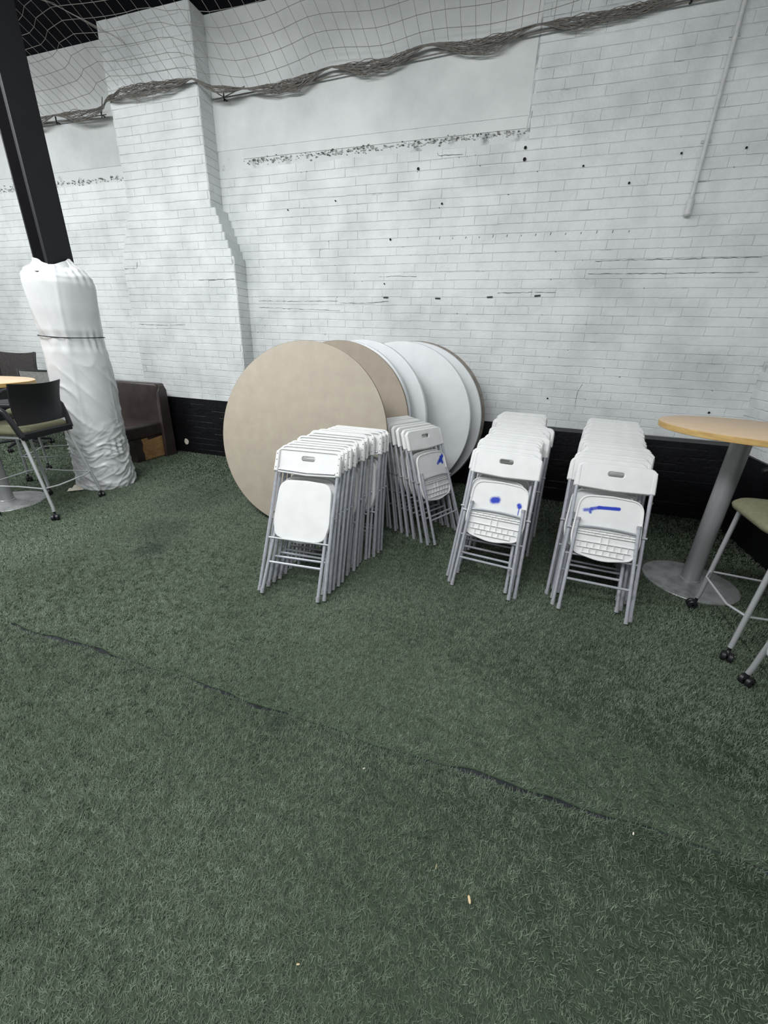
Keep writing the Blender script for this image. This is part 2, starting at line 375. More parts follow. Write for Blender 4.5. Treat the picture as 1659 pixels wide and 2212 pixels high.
for (x, z, r) in ((-0.254, 3.08, 0.012), (-0.248, 3.0, 0.014), (0.62, 2.78, 0.009), (0.24, 2.92, 0.008), (-0.95, 2.72, 0.009), (-1.45, 2.45, 0.01), (-1.5, 2.06, 0.007), (1.38, 2.95, 0.008), (0.95, 2.95, 0.008), (-2.6, 2.75, 0.007), (-1.2, 3.0, 0.012), (1.72, 0.99, 0.01), (-2.05, 2.8, 0.007), (0.3, 1.02, 0.008)):
    put('anchor_hole', MB().lathe([(0, 0.009), (r*0.8, 0.0092), (r, 0.004)], 10, (x, WY-0.0005, z), 'y').mesh('anchor_hole', M_DARK), wb).location.y = -0.018
M_CRACK = mat('dirty_crack', (128, 129, 128), 0.9, col2=(72, 72, 71), vscale=20, world=True)
def crack(parent, pts, y, r=0.0028):
    out = []
    for (x0, z0), (x1, z1) in zip(pts, pts[1:]):
        n = max(2, int(math.hypot(x1-x0, z1-z0)/0.03))
        out += [(x0+(x1-x0)*i/n, y-0.005+random.uniform(-0.0015, 0.0005), z0+(z1-z0)*i/n+random.uniform(-0.003, 0.003)) for i in range(n)]
    out.append((pts[-1][0], y-0.005, pts[-1][1]))
    put('crack', MB().tube(out, [r*random.uniform(0.35, 1.2) for _ in out], 5).mesh('crack', M_CRACK), parent)
for pts in ([(0.483, 2.223), (0.904, 2.228), (1.25, 2.228), (1.719, 2.228)], [(0.446, 2.126), (0.931, 2.123), (1.382, 2.121), (1.738, 2.123)], [(-3.045, 1.895), (-2.556, 1.892), (-2.037, 1.899)],
            [(-2.01, 1.877), (-1.656, 1.878), (-1.447, 1.897)], [(-3.051, 1.827), (-2.5, 1.813), (-2.011, 1.803)], [(-0.332, 1.974), (-0.094, 1.978), (0.198, 1.978)], [(-1.029, 3.106), (-1.018, 3.085), (-0.793, 3.078)],
            [(0.577, 0.926), (0.57, 1.003), (0.57, 1.107), (0.598, 1.175)], [(-0.241, 3.189), (-0.242, 3.259), (-0.238, 3.324)], [(-1.558, 2.125), (-1.306, 2.127), (-1.158, 2.121)]):
    crack(wb, pts, WY)
pits = MB()
for i in range(70):
    x = random.uniform(-3.1, 1.9); z = BAND+CH*random.randint(3, 31)+random.uniform(-0.006, 0.006); r = random.uniform(0.002, 0.0055)
    pits.lathe([(0, -0.0075), (r*0.8, -0.007), (r, -0.003)], 6, (x, WY, z), 'y')
for i in range(14):
    x = -0.95+i*0.127; pits.tube([(x, WY-0.006, 2.435), (x+0.004, WY-0.006, 2.435+random.uniform(0.01, 0.03))], 0.003, 5)
tag(put('joint_pits', pits.mesh('joint_pits', M_CRACK), wb), kind='stuff')
# left bay of the back wall
wl = put('wall_left_bay', MB().box((XL, WY, -0.06), (-4.8, WY+0.25, ZTOP)).mesh('wall_left_bay', M_MORTAR, False)); tag(wl, 'white painted brick bay of the wall left of the pilaster', 'wall', kind='structure')
brickwork(wl, [(BAND+k*CH, -8.6, -4.5, WY, k) for k in range(nC) if BAND+(k+1)*CH <= 3.14], M_BRICK)
put('plaster_panel', MB().box((XL, WY-0.004, 3.28), (-4.5, WY, ZTOP)).mesh('plaster_panel', M_PLASTER, False), wl)
put('chipped_joint', rubble(-8.0, -4.5, 3.165, WY, 260).mesh('chipped_joint', M_RUBBLE, False), wl)
# pilaster with stepped shoulders
def pil_edges(z):
    if z < 2.25: return -4.78, -3.192
    if z >= 2.77: return -4.54, -3.42
    t = (math.floor((z-2.25)/CH)+1)/8.0
    return -4.78+0.24*t, -3.192-0.228*t
core = MB(); prow = []; srow = []
for k in range(-10, nC+1):
    z = BAND+k*CH
    if z < -0.06: continue
    a, b = pil_edges(z+0.01); z1 = min(z+CH, ZTOP)
    core.box((a, PY, z), (b, WY, z1))
    if k >= 0 and z+CH <= ZTOP+0.001:
        prow.append((z, a, b, PY, k)); srow.append((z, PY, WY, b, k))
wp = put('wall_pilaster', core.mesh('wall_pilaster', M_MORTAR, False)); tag(wp, 'white painted brick pilaster with stepped shoulders behind the padded column', 'pilaster', kind='structure')
brickwork(wp, prow, M_BRICK)
brickwork(wp, srow, M_BRICK, max_single=0, facing='x')
for pts in ([(-4.76, 2.214), (-4.571, 2.215), (-4.553, 2.282)], [(-3.692, 2.086), (-3.21, 2.091)], [(-4.708, 1.607), (-4.268, 1.6), (-3.981, 1.616)]): crack(wp, pts, PY)
# right wall
wr = put('wall_right', MB().box((RX_, -1.5, -0.06), (RX_+0.25, WY, ZTOP)).mesh('wall_right', M_MORTAR, False)); tag(wr, 'white painted brick return wall at the right edge', 'wall', kind='structure')
rr = MB()
for k in range(nC):
    z = 0.69+k*CH
    off = 0.5*BL if k % 2 else 0
    for j in range(20):
        y = WY-off-BL*(j+1)
        vs, fs = brick_geo(BL-0.003, CH-0.005, random.uniform(0.004, 0.008), k*50+j)
        rr.add([(RX_+q[1], y+q[0], z+q[2]) for q in vs], fs)
tag(put('brick_field', rr.mesh('brick_field', M_BRICK, False), wr), kind='stuff')
# black painted base of the walls: flush at the left, a ledge at the right
def blackband(name, x0, x1, y, depth, ztop, label):
    o = put(name, MB().box((x0, y-depth, -0.01), (x1, y+0.01, ztop)).mesh(name, M_BLACKWALL, False)); tag(o, label, 'wall base', kind='structure')
    brickwork(o, [(k*CH+0.0, x0, x1, y-depth, k) for k in range(int(ztop/CH+0.001))], M_BLACKWALL, max_single=0, relief=(0.002, 0.0045))
blackband('baseboard_back', -3.19, 0.16, WY, 0.010, BAND, 'black painted foot of the back wall behind the round tables')
blackband('baseboard_ledge', 0.16, RX_, WY, 0.21, 0.732, 'black painted ledge along the foot of the wall at the right')
blackband('baseboard_pilaster', -4.79, -3.18, PY, 0.010, BAND+0.004, 'black painted foot of the pilaster beside the brown bench')
blackband('baseboard_left', -8.6, -4.78, WY, 0.010, BAND, 'black painted foot of the wall left of the pilaster')
br_ = put('baseboard_right', MB().box((RX_-0.03, -1.5, -0.01), (RX_+0.02, WY-0.21, 0.69)).mesh('baseboard_right', M_BLACKWALL, False)); tag(br_, 'black painted foot of the return wall at the right', 'wall base', kind='structure')

# ------------------------------------------------------------------ round folding tables leaning on the wall
R_T = 0.762
def round_top(name, thick, edge, mt, me_, label, bx, by, t, a, leg_open=0.0, R=R_T):
    M = T(bx, by, 0) @ RZ(a) @ RX(-t) @ T(0, 0, R)
    o = thing(name, label, 'table', M, 'round folding tables leaning on the wall')
    e = edge
    put('tabletop', MB().lathe([(0, 0), (R-e*1.2, 0), (R-e*0.4, e*0.25), (R, e), (R, thick-0.003), (R-0.006, thick), (R-0.03, thick), (R-0.03, thick-0.006), (0, thick-0.006)], 96, axis='y').mesh('tabletop', mt), o)
    if me_ is not None:
        put('edge_band', MB().lathe([(R-0.0005, 0.003), (R+0.0012, 0.003), (R+0.0012, thick-0.002), (R-0.0005, thick-0.002)], 96, axis='y').mesh('edge_band', me_), o)
    for s in (-1, 1):
        zz = 0.30*s
        if leg_open and s > 0:
            b = MB()
            for x in (-0.3, 0.3): b.tube([(x, thick, 0.42), (x, thick+leg_open, 0.18)], 0.012)
            b.tube([(-0.3, thick+leg_open, 0.18), (0.3, thick+leg_open, 0.18)], 0.012)
        else:
            b = MB().tube([(-0.32, thick+0.014, zz-0.25*s), (-0.32, thick+0.014, zz+0.22*s), (0.32, thick+0.014, zz+0.22*s), (0.32, thick+0.014, zz-0.25*s)], 0.0125)
        put('leg_frame', b.mesh('leg_frame', M_LEG), o)
    return o
round_top('round_table', 0.020, 0.003, M_BEIGE, M_BEIGEEDGE, 'large beige round tabletop, frontmost of the leaning round tables', -1.675, 2.745, 0.245, 0.0, 0.30)
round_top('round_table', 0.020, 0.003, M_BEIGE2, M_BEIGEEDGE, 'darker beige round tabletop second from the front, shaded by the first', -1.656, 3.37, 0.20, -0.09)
round_top('round_table', 0.040, 0.009, M_WHITETOP, None, 'white round tabletop showing only a thin rim behind the beige tabletops', -1.665, 3.50, 0.20, -0.19)
round_top('round_table', 0.040, 0.011, M_WHITETOP, None, 'white round tabletop fourth from the front, right of the beige ones', -1.535, 3.73, 0.12, -0.20)
round_top('round_table', 0.042, 0.012, M_WHITETOP, None, 'white round tabletop fifth from the front with a wide visible face', -1.157, 3.90, 0.125, -0.08)
round_top('round_table', 0.042, 0.012, M_WHITETOP, None, 'white round tabletop sixth from the front, showing a broad right rim', -1.065, 4.02, 0.12, -0.02)
round_top('round_table', 0.030, 0.003, M_TAUPE, M_BEIGEEDGE, 'taupe round tabletop rearmost against the wall, showing a thin sliver', -1.043, 4.13, 0.105, 0.0)

# ------------------------------------------------------------------ folding chairs
def paint_mat(name, segs):
    m = M_PLASTIC.copy(); m.name = name; g = NT(m); b = g.n['Principled BSDF']
    tc = g.node('ShaderNodeTexCoord'); sep = g.node('ShaderNodeSeparateXYZ'); g.link(tc.outputs['Object'], sep.inputs[0])
    cb = g.node('ShaderNodeCombineXYZ'); g.link(sep.outputs['X'], cb.inputs['X']); g.link(sep.outputs['Z'], cb.inputs['Z'])
    nz = g.node('ShaderNodeTexNoise'); nz.inputs['Scale'].default_value = 180; g.link(tc.outputs['Object'], nz.inputs['Vector'])
    src = b.inputs['Base Color'].links[0].from_socket
    for (x1, z1, x2, z2, r, soft, k) in segs:
        A = Vector((x1, 0, z1)); B = Vector((x2, 0, z2)); D = B-A; L2 = max(D.length_squared, 1e-8)
        s = g.node('ShaderNodeVectorMath', operation='SUBTRACT'); s.inputs[1].default_value = A; g.link(cb.outputs[0], s.inputs[0])
        d = g.node('ShaderNodeVectorMath', operation='DOT_PRODUCT'); d.inputs[1].default_value = D/L2; g.link(s.outputs[0], d.inputs[0])
        c = g.node('ShaderNodeClamp'); g.link(d.outputs['Value'], c.inputs[0])
        sc = g.node('ShaderNodeVectorMath', operation='SCALE'); sc.inputs[0].default_value = D; g.link(c.outputs[0], sc.inputs['Scale'])
        s2 = g.node('ShaderNodeVectorMath', operation='SUBTRACT'); g.link(s.outputs[0], s2.inputs[0]); g.link(sc.outputs[0], s2.inputs[1])
        ln = g.node('ShaderNodeVectorMath', operation='LENGTH'); g.link(s2.outputs[0], ln.inputs[0])
        wob = g.node('ShaderNodeMath', operation='MULTIPLY_ADD'); wob.inputs[1].default_value = soft*0.6; g.link(nz.outputs['Fac'], wob.inputs[0]); g.link(ln.outputs['Value'], wob.inputs[2])
        mr = g.node('ShaderNodeMapRange', interpolation_type='SMOOTHSTEP'); mr.inputs['From Min'].default_value = r+0.3*soft; mr.inputs['From Max'].default_value = r+soft*1.3; mr.inputs['To Min'].default_value = k; mr.inputs['To Max'].default_value = 0
        g.link(wob.outputs[0], mr.inputs['Value'])
        mx = g.node('ShaderNodeMix', data_type='RGBA'); g.link(mr.outputs[0], mx.inputs[0]); g.link(src, mx.inputs[6]); mx.inputs[7].default_value = lin((28, 58, 178)); src = mx.outputs[2]
    g.link(src, b.inputs['Base Color']); return m
back_ol = rounded([(-0.217, 0.757), (0.0, 0.748), (0.217, 0.757), (0.213, 0.905), (-0.213, 0.905)], [0.006, 0.1, 0.006, 0.045, 0.045], 6)
slot_ol = rounded([(-0.043, 0.836), (0.043, 0.836), (0.043, 0.864), (-0.043, 0.864)], 0.0139, 6)
seat_pts = [(-0.186, 0.45), (-0.165, 0.352), (0.0, 0.318), (0.165, 0.352), (0.186, 0.45), (0.172, 0.705), (0, 0.716), (-0.172, 0.705)]
seat_ol = rounded(seat_pts, [0.2, 0.06, 0.3, 0.06, 0.2, 0.075, 0.4, 0.075], 6)
def vtube(p, q, r=0.0108, n=10): return MB().tube([p, q], r, n)
CM = {}
CM['back_panel'] = plate('back_panel', [back_ol, slot_ol], 0.016, 0.006, M_PLASTIC, off=0.012)
rim_ol = [(x*0.985, 0.832+(z-0.832)*0.955) for x, z in back_ol]
CM['back_rim'] = MB().tube([(x, 0.020, z) for x, z in rim_ol], 0.0075, 6, closed=True).mesh('back_rim', M_PLASTIC)
CM['side_sleeve'] = {s: plate('side_sleeve', [rounded([(s*0.188, 0.757), (s*0.217, 0.757), (s*0.214, 0.885), (s*0.19, 0.895)][::(1 if s > 0 else -1)], 0.006, 3)], 0.030, 0.007, M_PLASTIC, off=0.018) for s in (-1, 1)}
CM['back_bar'] = MB().tube([(-0.185, 0.024, 0.772), (0, 0.024, 0.764), (0.185, 0.024, 0.772)], 0.0085, 8).mesh('back_bar', M_TUBE)
CM['screw'] = {(q, z): MB().lathe([(0, 0.0345), (0.003, 0.0343), (0.0036, 0.032)], 8, (q*0.203, 0, z), 'y').mesh('screw', M_SCREW) for q in (-1, 1) for z in (0.782, 0.83, 0.868)}
CM['seat'] = plate('seat', [seat_ol], 0.014, 0.005, M_PLASTIC, off=0.004)
CM['seat_rim'] = MB().tube([(x*0.985, -0.004, 0.517+(z-0.517)*0.985) for x, z in seat_ol], 0.0058, 6, closed=True).mesh('seat_rim', M_PLASTIC)
rb = MB()
def sw(z):
    return 0.165 if z > 0.40 else 0.145 if z > 0.365 else 0.115
for z in (0.502, 0.487, 0.472, 0.428, 0.392, 0.358):
    rb.box((-sw(z), -0.0115, z-0.0014), (sw(z), 0.0, z+0.0014))
for z0, z1, xs in ((0.472, 0.487, [i*0.04-0.14 for i in range(8)]), (0.487, 0.502, [i*0.04-0.12 for i in range(7)]), (0.428, 0.472, [-0.02, 0.02]), (0.392, 0.428, [i*0.037-0.13 for i in range(8)]), (0.358, 0.392, [i*0.037-0.111 for i in range(7)])):
    for x in xs: rb.box((x-0.0013, -0.0095, z0), (x+0.0013, 0.0, z1))
CM['rib_grid'] = rb.mesh('rib_grid', M_PLASTIC, False)
CM['out'] = {s: MB().tube([(s*0.215, 0.018, 0.018), (s*0.203, 0.014, 0.5), (s*0.200, 0.014, 0.875)], 0.0108, 10).mesh('leg', M_TUBE) for s in (-1, 1)}
CM['outcap'] = {s: vtube((s*0.2155, 0.018, 0.0), (s*0.215, 0.018, 0.03), 0.0125).mesh('foot_cap', M_CAP) for s in (-1, 1)}
def inner(sign):
    d = {}
    y0, y1 = (-0.030, -0.020) if sign > 0 else (0.042, -0.020)
    d['leg'] = {s: MB().tube([(s*0.183, y0, 0.010), (s*0.163, y1, 0.556)], 0.0105, 10).mesh('leg', M_TUBE) for s in (-1, 1)}
    d['cap'] = {s: vtube((s*0.1835, y0, -0.008), (s*0.1825, y0, 0.024), 0.0125).mesh('foot_cap', M_CAP) for s in (-1, 1)}
    d['top'] = {s: vtube((s*0.163, y1, 0.548), (s*0.1625, y1, 0.566), 0.0125).mesh('top_cap', M_CAP) for s in (-1, 1)}
    yb = y0+(y1-y0)*0.33
    d['bar'] = vtube((-0.176, yb, 0.187), (0.176, yb, 0.187), 0.008).mesh('crossbar', M_TUBE)
    d['str'] = MB().tube([(x, y1+0.004-0.0*(1), 0.512+0.010*(1-(x/0.165)**2)) for x in np.linspace(-0.165, 0.165, 9)], 0.0068, 8).mesh('stretcher', M_TUBE)
    return d
INN = {1: inner(1), -1: inner(-1)}
CM['rod'] = vtube((-0.21, 0.016, 0.338), (0.21, 0.016, 0.338), 0.006).mesh('pivot_rod', M_CHROME)
CM['rivet'] = {s: MB().tube([(s*0.190, 0.0, 0.50), (s*0.217, 0.0, 0.50)], 0.006, 8).mesh('rivet', M_CHROME) for s in (-1, 1)}
def folding_chair(M, label, group, side=1, ribs=True, seat_mat=None, screws=False):
    o = thing('folding_chair', label, 'chair', M, group)
    put('back_panel', CM['back_panel'], o); put('back_rim', CM['back_rim'], o)
    for s in (-1, 1): put('side_sleeve', CM['side_sleeve'][s], o)
    if screws:
        put('back_bar', CM['back_bar'], o)
        for q in CM['screw'].values(): put('screw', q, o)
    me = CM['seat']
    if seat_mat: me = me.copy(); me.materials.clear(); me.materials.append(seat_mat)
    st = put('seat', me, o); put('seat_rim', CM['seat_rim'], st)
    if ribs: put('rib_grid', CM['rib_grid'], st)
    for s in (-1, 1):
        l = put('leg', CM['out'][s], o); put('foot_cap', CM['outcap'][s], l)
        l = put('leg', INN[side]['leg'][s], o); put('foot_cap', INN[side]['cap'][s], l); put('top_cap', INN[side]['top'][s], l)
        put('rivet', CM['rivet'][s], o)
    put('crossbar', INN[side]['bar'], o); put('stretcher', INN[side]['str'], o); put('pivot_rod', CM['rod'], o)
    return o
ORD = ['frontmost', 'second', 'third', 'fourth', 'fifth', 'sixth', 'seventh', 'eighth', 'ninth', 'tenth', 'eleventh', 'twelfth', 'thirteenth', 'fourteenth', 'fifteenth', 'sixteenth', 'seventeenth', 'eighteenth', 'nineteenth', 'twentieth', 'twenty-first', 'twenty-second', 'twenty-third']
def stack(n, f0, f1, yaw, tilt, where, first, flip=False, jit=0.014, mats={}, shifts={}, power=1.0):
    rnd = random.Random(n*7+int(f0[0]*100))
    for i in range(n):
        t = (i+(rnd.uniform(-0.28, 0.28) if 0 < i < n-1 else 0))/(n-1); u = t
        x = f0[0]+(f1[0]-f0[0])*t; y = f0[1]+(f1[1]-f0[1])*t
        yw = yaw[0]+(yaw[1]-yaw[0])*u+(rnd.uniform(-0.03, 0.03) if i else 0); tl = tilt[0]+(tilt[1]-tilt[0])*u+(rnd.uniform(-0.022, 0.022) if i else 0)
        j = rnd.uniform(-jit, jit) if i else 0
        j += shifts.get(i, 0.0)
        x += j*math.cos(yw); y += j*math.sin(yw)
        M = T(x, y, 0.008) @ RZ(yw) @ RX(-tl)
        if flip: M = M @ RZ(PI)
        if i == 0: lab = first
        elif i == n-1: lab = 'white folding chair, rearmost %s' % where
        else: lab = 'white folding chair, %s from the front %s' % (ORD[i], where)
        folding_chair(M, lab, 'chairs '+where, -1 if flip else 1, ribs=(i < 4 and not flip), seat_mat=mats.get(i), screws=flip)
P2 = paint_mat('seat_sprayed_a', [(0.105, 0.625, 0.165, 0.675, 0.010, 0.010, 1), (0.125, 0.655, 0.135, 0.61, 0.008, 0.010, 1), (0.075, 0.61, 0.12, 0.645, 0.006, 0.012, 0.9)])
P3 = paint_mat('seat_sprayed_b', [(-0.032, 0.592, -0.010, 0.598, 0.012, 0.020, 1), (0.130, 0.588, 0.134, 0.580, 0.007, 0.014, 1), (0.134, 0.58, 0.133, 0.527, 0.0015, 0.003, 0.95)])
P4 = paint_mat('seat_sprayed_c', [(-0.10, 0.627, -0.06, 0.640, 0.006, 0.008, 0.9), (-0.06, 0.640, 0.045, 0.648, 0.0075, 0.006, 1), (-0.135, 0.615, -0.10, 0.622, 0.003, 0.014, 0.85), (-0.104, 0.607, -0.102, 0.604, 0.003, 0.009, 0.9)])
stack(13, (-1.145, 1.82), (-1.085, 2.60), (0.09, 0.03), (0.42, 0.12), 'in the leftmost stack', 'white folding chair with smooth seat facing out, frontmost in the leftmost stack', flip=True, shifts={9: 0.01, 10: 0.05, 11: 0.06, 12: 0.05})
stack(8, (-0.387, 3.00), (-0.83, 3.21), (1.10, 1.06), (0.35, 0.16), 'in the short turned stack', 'white folding chair with one smeared blue spray mark, frontmost of the short turned stack', mats={0: P2})
stack(20, (-0.038, 2.30), (0.075, 4.02), (-0.12, -0.03), (0.38, 0.14), 'in the stack with two blue dots', 'white folding chair with two blue spray dots under its seat, frontmost of its stack', mats={0: P3}, shifts={1: -0.02, 7: 0.05, 8: 0.03, 10: 0.05, 11: 0.06, 12: 0.05})
stack(20, (0.62, 2.287), (0.84, 4.02), (-0.05, -0.17), (0.38, 0.14), 'in the rightmost stack', 'white folding chair with a blue sprayed stroke under its seat, frontmost of the rightmost stack', mats={0: P4}, shifts={1: -0.035, 2: -0.02, 3: -0.03})

# ------------------------------------------------------------------ bar tables
def bar_table(x, y, label, ztop=1.08, R=0.45, rot=0.0):
    o = thing('bar_table', label, 'table', T(x, y, 0) @ RZ(rot))
    put('tabletop', MB().lathe([(0, ztop), (R-0.004, ztop), (R, ztop-0.002)], 64).lathe([(0, ztop-0.034), (R, ztop-0.034)], 64).mesh('tabletop', M_WOODTOP), o)
    put('edge_band', MB().lathe([(R-0.001, ztop-0.001), (R+0.002, ztop-0.003), (R+0.002, ztop-0.032), (R-0.001, ztop-0.034)], 64).mesh('edge_band', M_WOODEDGE), o)
    put('pole', MB().lathe([(0.054, 0.02), (0.054, ztop-0.05)], 32).mesh('pole', M_POLE), o)
    put('collar', MB().lathe([(0.054, 0.035), (0.062, 0.03), (0.066, 0.014)], 32).mesh('collar', M_POLE), o)
    put('mount_plate', MB().box((-0.15, -0.15, ztop-0.05), (0.15, 0.15, ztop-0.0345)).mesh('mount_plate', M_BLACKPL, False), o)
    put('base_plate', MB().lathe([(0, 0.022), (0.08, 0.0215), (0.27, 0.012), (0.285, 0.009), (0.288, 0.004), (0.286, 0.0)], 64).mesh('base_plate', M_PLATE), o)
    return o
bar_table(1.345, 2.962, 'round maple bar table on a silver pole at the right, above the olive stool', R=0.45)
bar_table(-4.35, 2.20, 'round maple bar table on a silver pole at the left edge', R=0.45)

# ------------------------------------------------------------------ bar stools on castors
def caster(parent, p, ang):
    c = put('caster', MB().tube([(0, 0, 0.072), (0, 0, 0.04)], 0.009, 8).tube([(0, 0, 0.052), (0.016, 0, 0.03)], 0.010, 8).mesh('caster', M_BLACKPL), parent, T(*p) @ RZ(ang))
    for s in (-1, 1):
        put('wheel', MB().lathe([(0.006, -0.011), (0.022, -0.011), (0.0265, -0.007), (0.0265, 0.007), (0.022, 0.011), (0.006, 0.011)], 18, (0.016, s*0.0145, 0.0268), 'y').mesh('wheel', M_BLACKPL), c)
def stool(M, label, back_mat, hx=0.275, hy=0.26, arms=True, group='bar stools on castors'):
    o = thing('bar_stool', label, 'stool', M, group)
    zs = 0.70; UP = T(0, 0.085, 0)
    feet = {}
    for sx in (-1, 1):
        for sy in (-1, 1):
            f = Vector((sx*hx, sy*hy, 0.075)); top = Vector((sx*0.225, (0.26 if sy > 0 else -0.13), zs-0.02))
            put('leg', MB().tube([f, f+Vector((-sx*0.004, -sy*0.004, 0.04)), top], 0.0125, 12).mesh('leg', M_CHROME), o)
            caster(o, (f.x, f.y, 0), random.uniform(0, 6)); feet[sx, sy] = (f, top)
    def at(sx, sy, z):
        f, t = feet[sx, sy]; k = (z-f.z)/(t.z-f.z); return f+(t-f)*k
    for sx in (-1, 1):
        a, b = at(sx, -1, 0.27), at(sx, 1, 0.27); m1 = (a+b)/2+Vector((-sx*0.02, 0, 0))
        put('footrest_bar', MB().tube([a, m1, b], 0.0065, 8).mesh('footrest_bar', M_CHROME), o)
    for sy, k in ((-1, 0.04), (1, 0.05)):
        a, b = at(-1, sy, 0.27), at(1, sy, 0.27)
        put('footrest_bar', MB().tube([a, a*0.8+b*0.2+Vector((0, sy*k, 0)), a*0.2+b*0.8+Vector((0, sy*k, 0)), b], 0.0065, 8).mesh('footrest_bar', M_CHROME), o)
    for sx in (-1, 1):
        put('side_rail', MB().tube([at(sx, -1, zs-0.02), at(sx, 1, zs-0.02)], 0.0115, 10).mesh('side_rail', M_CHROME), o)
    # cushion
    ol = rounded([(-0.25, -0.235), (0.25, -0.235), (0.255, 0.25), (-0.255, 0.25)], [0.05, 0.05, 0.11, 0.11], 8)
    b = MB(); n = len(ol)
    for k, (sc, z) in enumerate(((0.90, zs-0.004), (0.975, zs+0.004), (1.0, zs+0.022), (0.985, zs+0.042), (0.93, zs+0.056), (0.7, zs+0.062), (0.3, zs+0.058))):
        b.v += [(x*sc, y*sc, z-(0.012*((y*sc)/0.25)**2 if y > 0 and k > 2 else 0)) for x, y in ol]
    for k in range(6): b.f += [(k*n+i, k*n+(i+1) % n, (k+1)*n+(i+1) % n, (k+1)*n+i) for i in range(n)]
    b.f += [tuple(range(6*n, 7*n)), tuple(reversed(range(n)))]
    put('seat', b.mesh('seat', M_OLIVE, angle=60), o, UP)
    # black plastic rear frame with arms
    fr = MB()
    put('rear_bar', plate('rear_bar', [rounded([(-0.25, 0.665), (0.25, 0.665), (0.25, 0.722), (-0.25, 0.722)], 0.012, 3)], 0.032, 0.01, M_BLACKPL, off=-0.243), o, UP)
    for sx in (-1, 1):
        put('arm', MB().tube([(sx*0.246, -0.243, 0.69), (sx*0.262, -0.215, 0.80), (sx*0.272, -0.185, 0.885), (sx*0.276, -0.155, 0.912), (sx*0.276, -0.09, 0.918), (sx*0.274, 0.09, 0.914), (sx*0.268, 0.13, 0.90)], [0.021, 0.02, 0.02, 0.02, 0.018, 0.018, 0.012], 10).mesh('arm', M_BLACKPL), o, UP)
    def bk(u, v):
        x = (u-0.5)*2
        return (x*(0.225+0.02*v), -0.225-0.035*(1-x*x)-0.035*v+0.02*math.sin(v*PI), 0.775+0.31*v+0.012*x*x*v)
    b = MB().grid(bk, 14, 8); b2 = MB().grid(lambda u, v: (bk(u, v)[0], bk(u, v)[1]+0.012, bk(u, v)[2]), 14, 8)
    nb = 15*9; b.add(b2.v, [tuple(reversed(f)) for f in b2.f])
    ring = [i for i in range(15)]+[j*15+14 for j in range(1, 9)]+[8*15+i for i in range(13, -1, -1)]+[j*15 for j in range(7, 0, -1)]
    for i in range(len(ring)):
        p, q = ring[i], ring[(i+1) % len(ring)]; b.f.append((p, q, q+nb, p+nb))
    put('backrest', b.mesh('backrest', back_mat, angle=50), o, UP)
    if back_mat is not M_BLACKPL:
        edge = [bk(i/14, 0) for i in range(15)]+[bk(1, j/8) for j in range(1, 9)]+[bk(i/14, 1) for i in range(13, -1, -1)]+[bk(0, j/8) for j in range(7, 0, -1)]
        put('back_frame', MB().tube([(p[0], p[1]+0.006, p[2]) for p in edge], 0.013, 8, closed=True).mesh('back_frame', M_BLACKPL), o, UP)
    return o
# facing direction of local +Y
def face(x, y, dx, dy): return T(x, y, 0) @ RZ(math.atan2(-dx, dy))
stool(face(-3.885, 2.285, -0.965, -0.26), 'black-backed bar stool on castors, tucked in front of the padded column', M_BLACKPL)
stool(face(-4.72, 3.0, 0.55, -0.83), 'pale mesh-backed bar stool on castors, behind the left bar table', M_MESHPALE, hx=0.25, hy=0.22)
stool(face(1.545, 2.362, -1, 0.02), 'olive-seated bar stool on castors beside the right bar table', M_BLACKPL, hx=0.24, hy=0.29)
stool(face(1.56, 1.69, -1, 0.0), 'bar stool nearest the camera, only one castor leg inside the right edge', M_BLACKPL, hx=0.25, hy=0.31)

# task chair behind the left table
def task_chair(M, label):
    o = thing('task_chair', label, 'chair', M)
    for k in range(5):
        a = 2*PI*k/5+0.3; c, s = math.cos(a), math.sin(a)
        put('base_arm', MB().tube([(0, 0, 0.11), (c*0.16, s*0.16, 0.10), (c*0.31, s*0.31, 0.068)], [0.026, 0.02, 0.014], 8).mesh('base_arm', M_BLACKPL), o)
        caster(o, (c*0.305, s*0.305, 0), a+1)
    put('gas_column', MB().lathe([(0.028, 0.08), (0.028, 0.3), (0.018, 0.3), (0.018, 0.55)], 16).mesh('gas_column', M_BLACKPL), o)
    ol = rounded([(-0.24, -0.22), (0.24, -0.22), (0.25, 0.25), (-0.25, 0.25)], 0.09, 6)
    put('seat', plate('seat', [ol], 0.07, 0.03, M_BLACKPL, plane='xy', off=0.58, bres=3), o)
    put('back_post', MB().tube([(0, -0.15, 0.55), (0, -0.29, 0.6), (0, -0.31, 0.86)], 0.025, 8).mesh('back_post', M_BLACKPL), o)
    def bk(u, v):
        x = (u-0.5)*2; return (x*(0.235-0.015*math.sin(v*PI)), -0.27-0.03*(1-x*x)-0.05*v**2, 0.80+0.40*v+0.02*x*x)
    b = MB().grid(bk, 12, 8); b.add([(p[0], p[1]-0.02, p[2]) for p in b.v[:]], [tuple(reversed(f)) for f in b.f[:]])
    put('backrest', b.mesh('backrest', M_MESHGREY, angle=60), o)
    for u in (0, 1):
        put('back_frame', MB().tube([(bk(u, j/8)[0], bk(u, j/8)[1]-0.01, bk(u, j/8)[2]) for j in range(9)], 0.016, 8).mesh('back_frame', M_BLACKPL), o)
    for s in (-1, 1):
        put('armrest', MB().tube([(s*0.25, 0.0, 0.58), (s*0.30, -0.03, 0.64), (s*0.30, -0.02, 0.80), (s*0.29, 0.12, 0.815), (s*0.29, -0.12, 0.815)], 0.016, 8).mesh('armrest', M_BLACKPL), o)
    return o
task_chair(face(-6.33, 3.62, 0.45, -0.9), 'task chair with a dark mesh back by the wall behind the left table')

